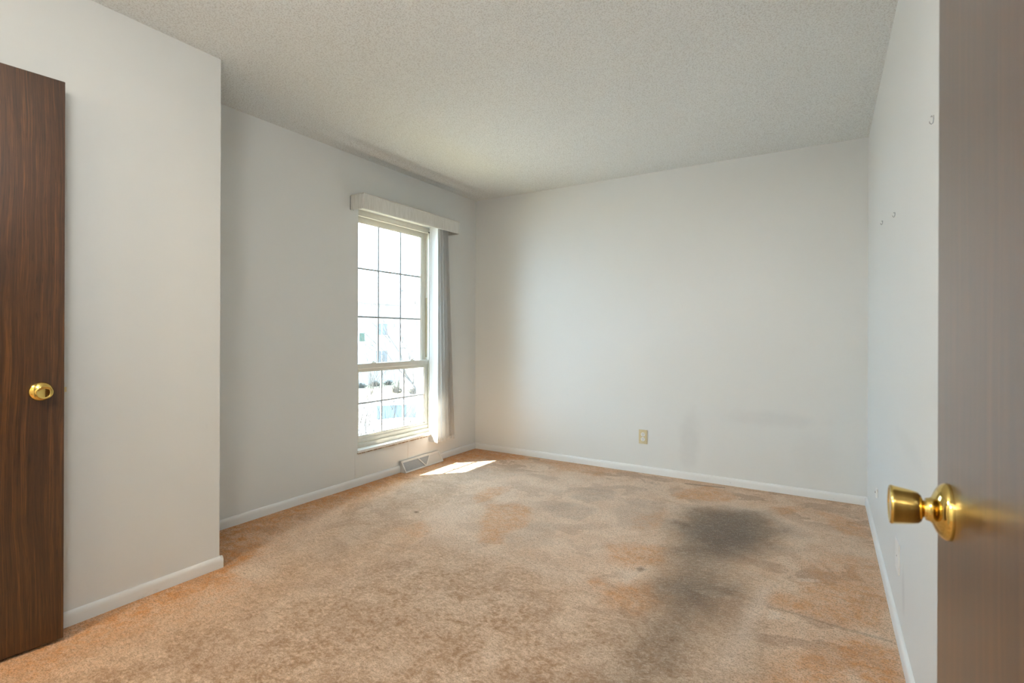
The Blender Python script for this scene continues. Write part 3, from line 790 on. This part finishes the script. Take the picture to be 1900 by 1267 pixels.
# ------------------------------------------------------------------ doors
KNOB_ROSE = [(0, 0), (.0330, 0), (.0332, .0025), (.0328, .0048), (.0312, .0075), (.0285, .0100), (.0245, .0125), (.0195, .0148), (.0155, .0165), (.0138, .0185), (.0128, .0225), (0, .0228)]
KNOB_BODY = [(.0100, .0220), (.0097, .0240), (.0115, .0255), (.0160, .0272), (.0184, .0300), (.0200, .0360), (.0215, .0450), (.0228, .0530),
             (.0233, .0550), (.0232, .0566), (.0222, .0576), (.0205, .0578), (.0192, .0568), (.0100, .0562), (0, .0560)]
def door(name, hinge, rz, w, t, face_side, knob_back, label, kz=.916):
    """slab in local coords: hinge at x=0, latch edge at x=w, visible face on local y = 0 (face_side -1: slab behind at +y)"""
    r = tag(empty(name, hinge, rz), label, 'door', kind='structure')
    MB().box((0, 0, .012), (w, t, 2.040), .0012, 1).build('door_slab', M['wood'], r)
    for sgn, y0, mt in ((-1, 0, 'brass'), (1, t, 'brass')):
        k = MB().lathe(KNOB_BODY, (w - knob_back, y0, kz), (0, sgn, 0), 56).build('door_knob', M[mt], r, smooth=55)
        MB().lathe(KNOB_ROSE, (w - knob_back, y0, kz), (0, sgn, 0), 56).build('rosette', M[mt], k, smooth=35)
    MB().box((w - .001, t / 2 - .0125, kz - .028), (w + .0012, t / 2 + .0125, kz + .028), .0003, 1).build('latch_plate', M['brass_worn'], r)
    MB().prism([(w, t / 2 - .006), (w + .011, t / 2 + .004), (w + .011, t / 2 + .006), (w, t / 2 + .006)], 'z', kz - .009, kz + .009).build('latch_bolt', M['brass_worn'], r)
    for z in (.25, 1.03, 1.82):
        MB().tube([(-.004, t / 2, z - .045), (-.004, t / 2, z + .045)], .006, 12).build('hinge', M['brass_worn'], r)
    return r
# left door: latch edge at (-2.370, .735), swung back against the closet wall
a = math.radians(5.5)
wL = .762
ex, ey = -2.370, .735
dirL = Vector((math.sin(a), math.cos(a)))           # from the hinge to the latch edge
hx, hy = ex - dirL.x * wL, ey - dirL.y * wL
# local +x must map to dirL and local +y (slab thickness) to the wall side (-X)
door('door_1', (hx, hy, 0), math.atan2(dirL.y, dirL.x), wL, .035, -1, .064, 'dark walnut door swung open against the left wall')
# right door: its room face at x=.125, thickness towards the right wall; hinge at the entry wall
wR = .862
rd = door('door_2', (.125, 0.0, 0), math.radians(90), wR, .035, 1, .078, 'glossy dark wood door open beside the camera on the right')
rd.scale = (1, -1, 1)

# ------------------------------------------------------------------ added fill lamps (unseen, brighten the room from above and behind the camera)
def fill_lamp(loc, label, mat, drop=.31):
    r = tag(empty('ceiling_lamp', loc), label, 'lamp')
    MB().lathe([(0, 0), (.07, 0), (.065, -.02), (.012, -.03), (.012, -drop + .11), (.04, -drop + .10), (0, -drop + .098)], (0, 0, 0), (0, 0, 1), 32).build('stem', M['brass_worn'], r, smooth=40)
    MB().lathe([(.13 * math.sin(math.pi * k / 16), -drop - .02 + .13 * math.cos(math.pi * k / 16)) for k in range(17)], (0, 0, 0), (0, 0, 1), 32).build('glass_globe', mat, r, smooth=60)
    return r
fill_lamp((-.98, .13, H), 'glass globe ceiling lamp on a short brass stem in the bedroom', M['lamp_glass'], .44)
fill_lamp((-.55, -.95, H), 'glass globe ceiling lamp in the hall behind the doorway', M['lamp_glass_hall'])

fill_lamp((-2.02, -.62, H), 'warm glass globe lamp in the closet behind the left door', M['lamp_glass_closet'])

# ------------------------------------------------------------------ outdoors
GZ = -2.6
S(MB().box((-80, -20, GZ - .3), (XW - .225, 80, GZ)).build('ground', M['lawn']), 'dry winter lawn outside the window', 'lawn')
S(MB().box((-22.5, -20, GZ), (-9.0, 80, GZ + .02)).build('street', M['asphalt']), 'pale street between the building and the lawn', 'street')

def house_window(par, x, y0, y1, z0, z1, mat, bars=1):
    f = MB()
    f.box((x, y0 - .08, z0 - .08), (x + .06, y1 + .08, z0)); f.box((x, y0 - .08, z1), (x + .06, y1 + .08, z1 + .08))
    f.box((x, y0 - .08, z0), (x + .06, y0, z1)); f.box((x, y1, z0), (x + .06, y1 + .08, z1))
    for k in range(1, bars + 1):
        y = y0 + (y1 - y0) * k / (bars + 1); f.box((x, y - .03, z0), (x + .05, y + .03, z1))
    o = f.build('window', M['trim_white'], par)
    MB().box((x, y0, z0), (x + .02, y1, z1)).build('pane', mat, o)
h1 = tag(empty('house', (0, 0, 0)), 'pale two-storey house across the street with paired dark windows', 'house')
MB().box((-37, 22, GZ), (-29, 34, 3.4)).build('wall', M['siding_plain'], h1)
MB().prism([(-37.5, 3.4), (-28.5, 3.4), (-28.5, 3.5), (-33, 6.2), (-37.5, 3.5)], 'y', 21.5, 34.5).build('roof', M['roof'], h1)
MB().tube([(-30, 28.9, 4.3), (-30, 28.9, 5.2)], .09, 8).build('vent_pipe', M['asphalt'], h1)
house_window(h1, -29, 27.5, 28.7, 1.05, 1.95, M['house_window']); house_window(h1, -29, 27.5, 28.7, -1.10, -.15, M['house_window'])
house_window(h1, -29, 24.6, 25.8, 1.05, 1.95, M['house_window'])
MB().prism([(24.9, GZ), (26.5, GZ), (26.5, .65), (26.1, 1.7), (24.9, .65)], 'x', -29, -28.5).build('porch_wing', M['siding_plain'], h1)
MB().box((-28.5, 25.5, .6), (-28.46, 25.95, 1.2)).build('window', M['house_green'], h1)
h2 = tag(empty('house', (0, 0, 0)), 'sunlit clapboard house at the right edge of the window view', 'house')
MB().prism([(-24, GZ), (-18, GZ), (-18, 1.2), (-20.4, 1.9), (-24.0, 4.3)], 'y', 25, 31).build('wall', M['siding'], h2)
MB().prism([(-24.4, 4.5), (-24.0, 4.3), (-20.4, 1.9), (-17.6, 1.1), (-17.6, 1.3), (-20.4, 2.15), (-24.0, 4.65)], 'y', 24.7, 31.3).build('roof', M['roof'], h2)
def south_window(x0, x1, z0, z1):
    f = MB()
    for a_, b_ in (((x0 - .08, z0 - .08), (x1 + .08, z0)), ((x0 - .08, z1), (x1 + .08, z1 + .08)), ((x0 - .08, z0), (x0, z1)), ((x1, z0), (x1 + .08, z1))):
        f.box((a_[0], 24.94, a_[1]), (b_[0], 25, b_[1]))
    o = f.build('window', M['trim_white'], h2)
    MB().box((x0, 24.98, z0), (x1, 25, z1)).build('pane', M['house_window'], o)
south_window(-23.85, -23.6, .35, 2.1); south_window(-23.3, -22.6, -.75, .05)
MB().box((-24.03, 24.95, GZ), (-23.95, 25, 4.2)).build('corner_board', M['trim_white'], h2)
def bush(loc, r, label, n=90, mat='hedge', group=None):
    m = MB()
    rng = random.Random(hash(loc) & 0xffff)
    for i in range(n):
        th = rng.random() * 2 * math.pi; ph = rng.random() ** .7 * 1.5
        d = Vector((math.cos(th) * math.cos(ph), math.sin(th) * math.cos(ph), (math.sin(ph) + .1) * .7))
        b0 = Vector((d.x * r * .35, d.y * r * .35, 0))
        e = d * r * (.7 + .4 * rng.random())
        m.tube([tuple(b0), tuple(e * .5 + b0 * .5 + Vector((rng.uniform(-.05, .05), rng.uniform(-.05, .05), .05))), tuple(e)], [.03 * r, .02 * r, .006 * r], 4)
        for k in range(3):
            q = e * rng.uniform(.45, 1); s_ = .09 * r
            vs = [m.bm.verts.new(q + Vector((rng.uniform(-s_, s_), rng.uniform(-s_, s_), rng.uniform(-s_, s_)))) for _ in range(3)]
            m.bm.faces.new(vs)
    o = m.build('shrub', M[mat], org=None)
    o.location = loc
    return tag(o, label, 'shrub', group)
for (x, y, r, l) in ((-27.4, 24.7, .52, 'dark low shrub before the far house, leftmost in the window view'), (-27.4, 26.0, .55, 'dark low shrub before the far house, second from the left'),
                     (-27.4, 27.3, .50, 'dark low shrub before the far house, third from the left'), (-25.9, 27.2, .55, 'leafless rounded shrub between the two far houses'),
                     (-23.3, 23.9, .60, 'leafless shrub at the corner of the clapboard house'), (-21.8, 23.9, .60, 'leafless shrub before the middle of the clapboard house')):
    bush((x, y, GZ - .02), r, l, group='shrubs in front of the far houses')

def branchy(name, base, height, spread, lean, seed, mat, label, cat, thick=.02, depth=4, n0=5):
    rng = random.Random(seed)
    m = MB()
    def grow(p, d, l, r, lev):
        q = p + d * l * .5 + Vector((rng.uniform(-.1, .1), rng.uniform(-.1, .1), 0)) * l
        e = p + d * l
        m.tube([p, q, e], [r, r * .8, r * .6], 5)
        if lev <= 0: return
        for _ in range(3):
            nd = (d + Vector((rng.uniform(-1, 1), rng.uniform(-1, 1), rng.uniform(-.35, .8))) * spread).normalized()
            s0 = p.lerp(e, rng.uniform(.5, 1))
            grow(s0, nd, l * rng.uniform(.55, .8), r * .55, lev - 1)
    for _ in range(n0):
        d = (Vector((rng.uniform(-.5, .5), rng.uniform(-.5, .5), 1)) + Vector(lean)).normalized()
        grow(Vector((0, 0, 0)), d, height * .4, thick, depth)
    o = m.build(name, M[mat]); o.location = base
    return tag(o, label, cat)
branchy('shrub', (-6.6, 5.95, GZ - .02), 4.5, .42, (.0, .05, 0), 5, 'bark_pale', 'tall bare shrub with thin twigs just outside the window', 'shrub', .014, 4, 9)
branchy('tree', (-14.5, 17.2, GZ - .02), 6.8, .5, (.0, -.10, .2), 12, 'bark', 'bare street tree with thin branches beyond the parked car', 'tree', .05, 5, 2)

def car(loc, rz, label):
    r = tag(empty('car', loc, rz), label, 'car')
    body = [(-2.2, .25), (-2.25, .55), (-2.15, .82), (-1.2, .95), (-.55, 1.38), (.75, 1.42), (1.45, 1.02), (2.15, .98), (2.25, .60), (2.2, .25)]
    m = MB()
    n = 7
    rows = []
    for j in range(n):
        v = (j / (n - 1) - .5) * 2
        row = []
        for x, z in body:
            nar = 1 - .16 * max(0, (z - .9) / .5)
            row.append(m.bm.verts.new((x * (1 - .03 * v * v), v * .86 * nar, z - (.04 * v * v if z > .5 else 0))))
        rows.append(row)
    k = len(body)
    for A, B in zip(rows, rows[1:]):
        for i in range(k): m.bm.faces.new((A[i], A[(i + 1) % k], B[(i + 1) % k], B[i]))
    m.bm.faces.new(rows[0]); m.bm.faces.new(rows[-1][::-1])
    m.build('body', M['car_white'], r, smooth=30)
    def q(pts, name):
        mm = MB(); vs = [mm.bm.verts.new(p) for p in pts]; f = mm.bm.faces.new(vs)
        e = bmesh.ops.extrude_face_region(mm.bm, geom=[f])
        for v in [g for g in e['geom'] if isinstance(g, bmesh.types.BMVert)]: v.co.z += .012
        mm.build(name, M['car_glass'], r)
    q([(-1.12, -.70, .985), (-.62, -.64, 1.33), (-.62, .64, 1.33), (-1.12, .70, .985)], 'windscreen')
    q([(1.38, -.66, 1.05), (.82, -.62, 1.38), (.82, .62, 1.38), (1.38, .66, 1.05)], 'rear_window')
    for x in (-1.4, 1.35):
        for y in (-.80, .80):
            MB().lathe([(0, -.1), (.27, -.1), (.32, -.08), (.32, .08), (.27, .1), (0, .1)], (x, y, .32), (0, 1, 0), 24).build('wheel', M['tyre'], r, smooth=40)
    return r
car((-12.6, 12.8, GZ + .02), math.radians(-40), 'white parked car with a blue windscreen on the street below the window')
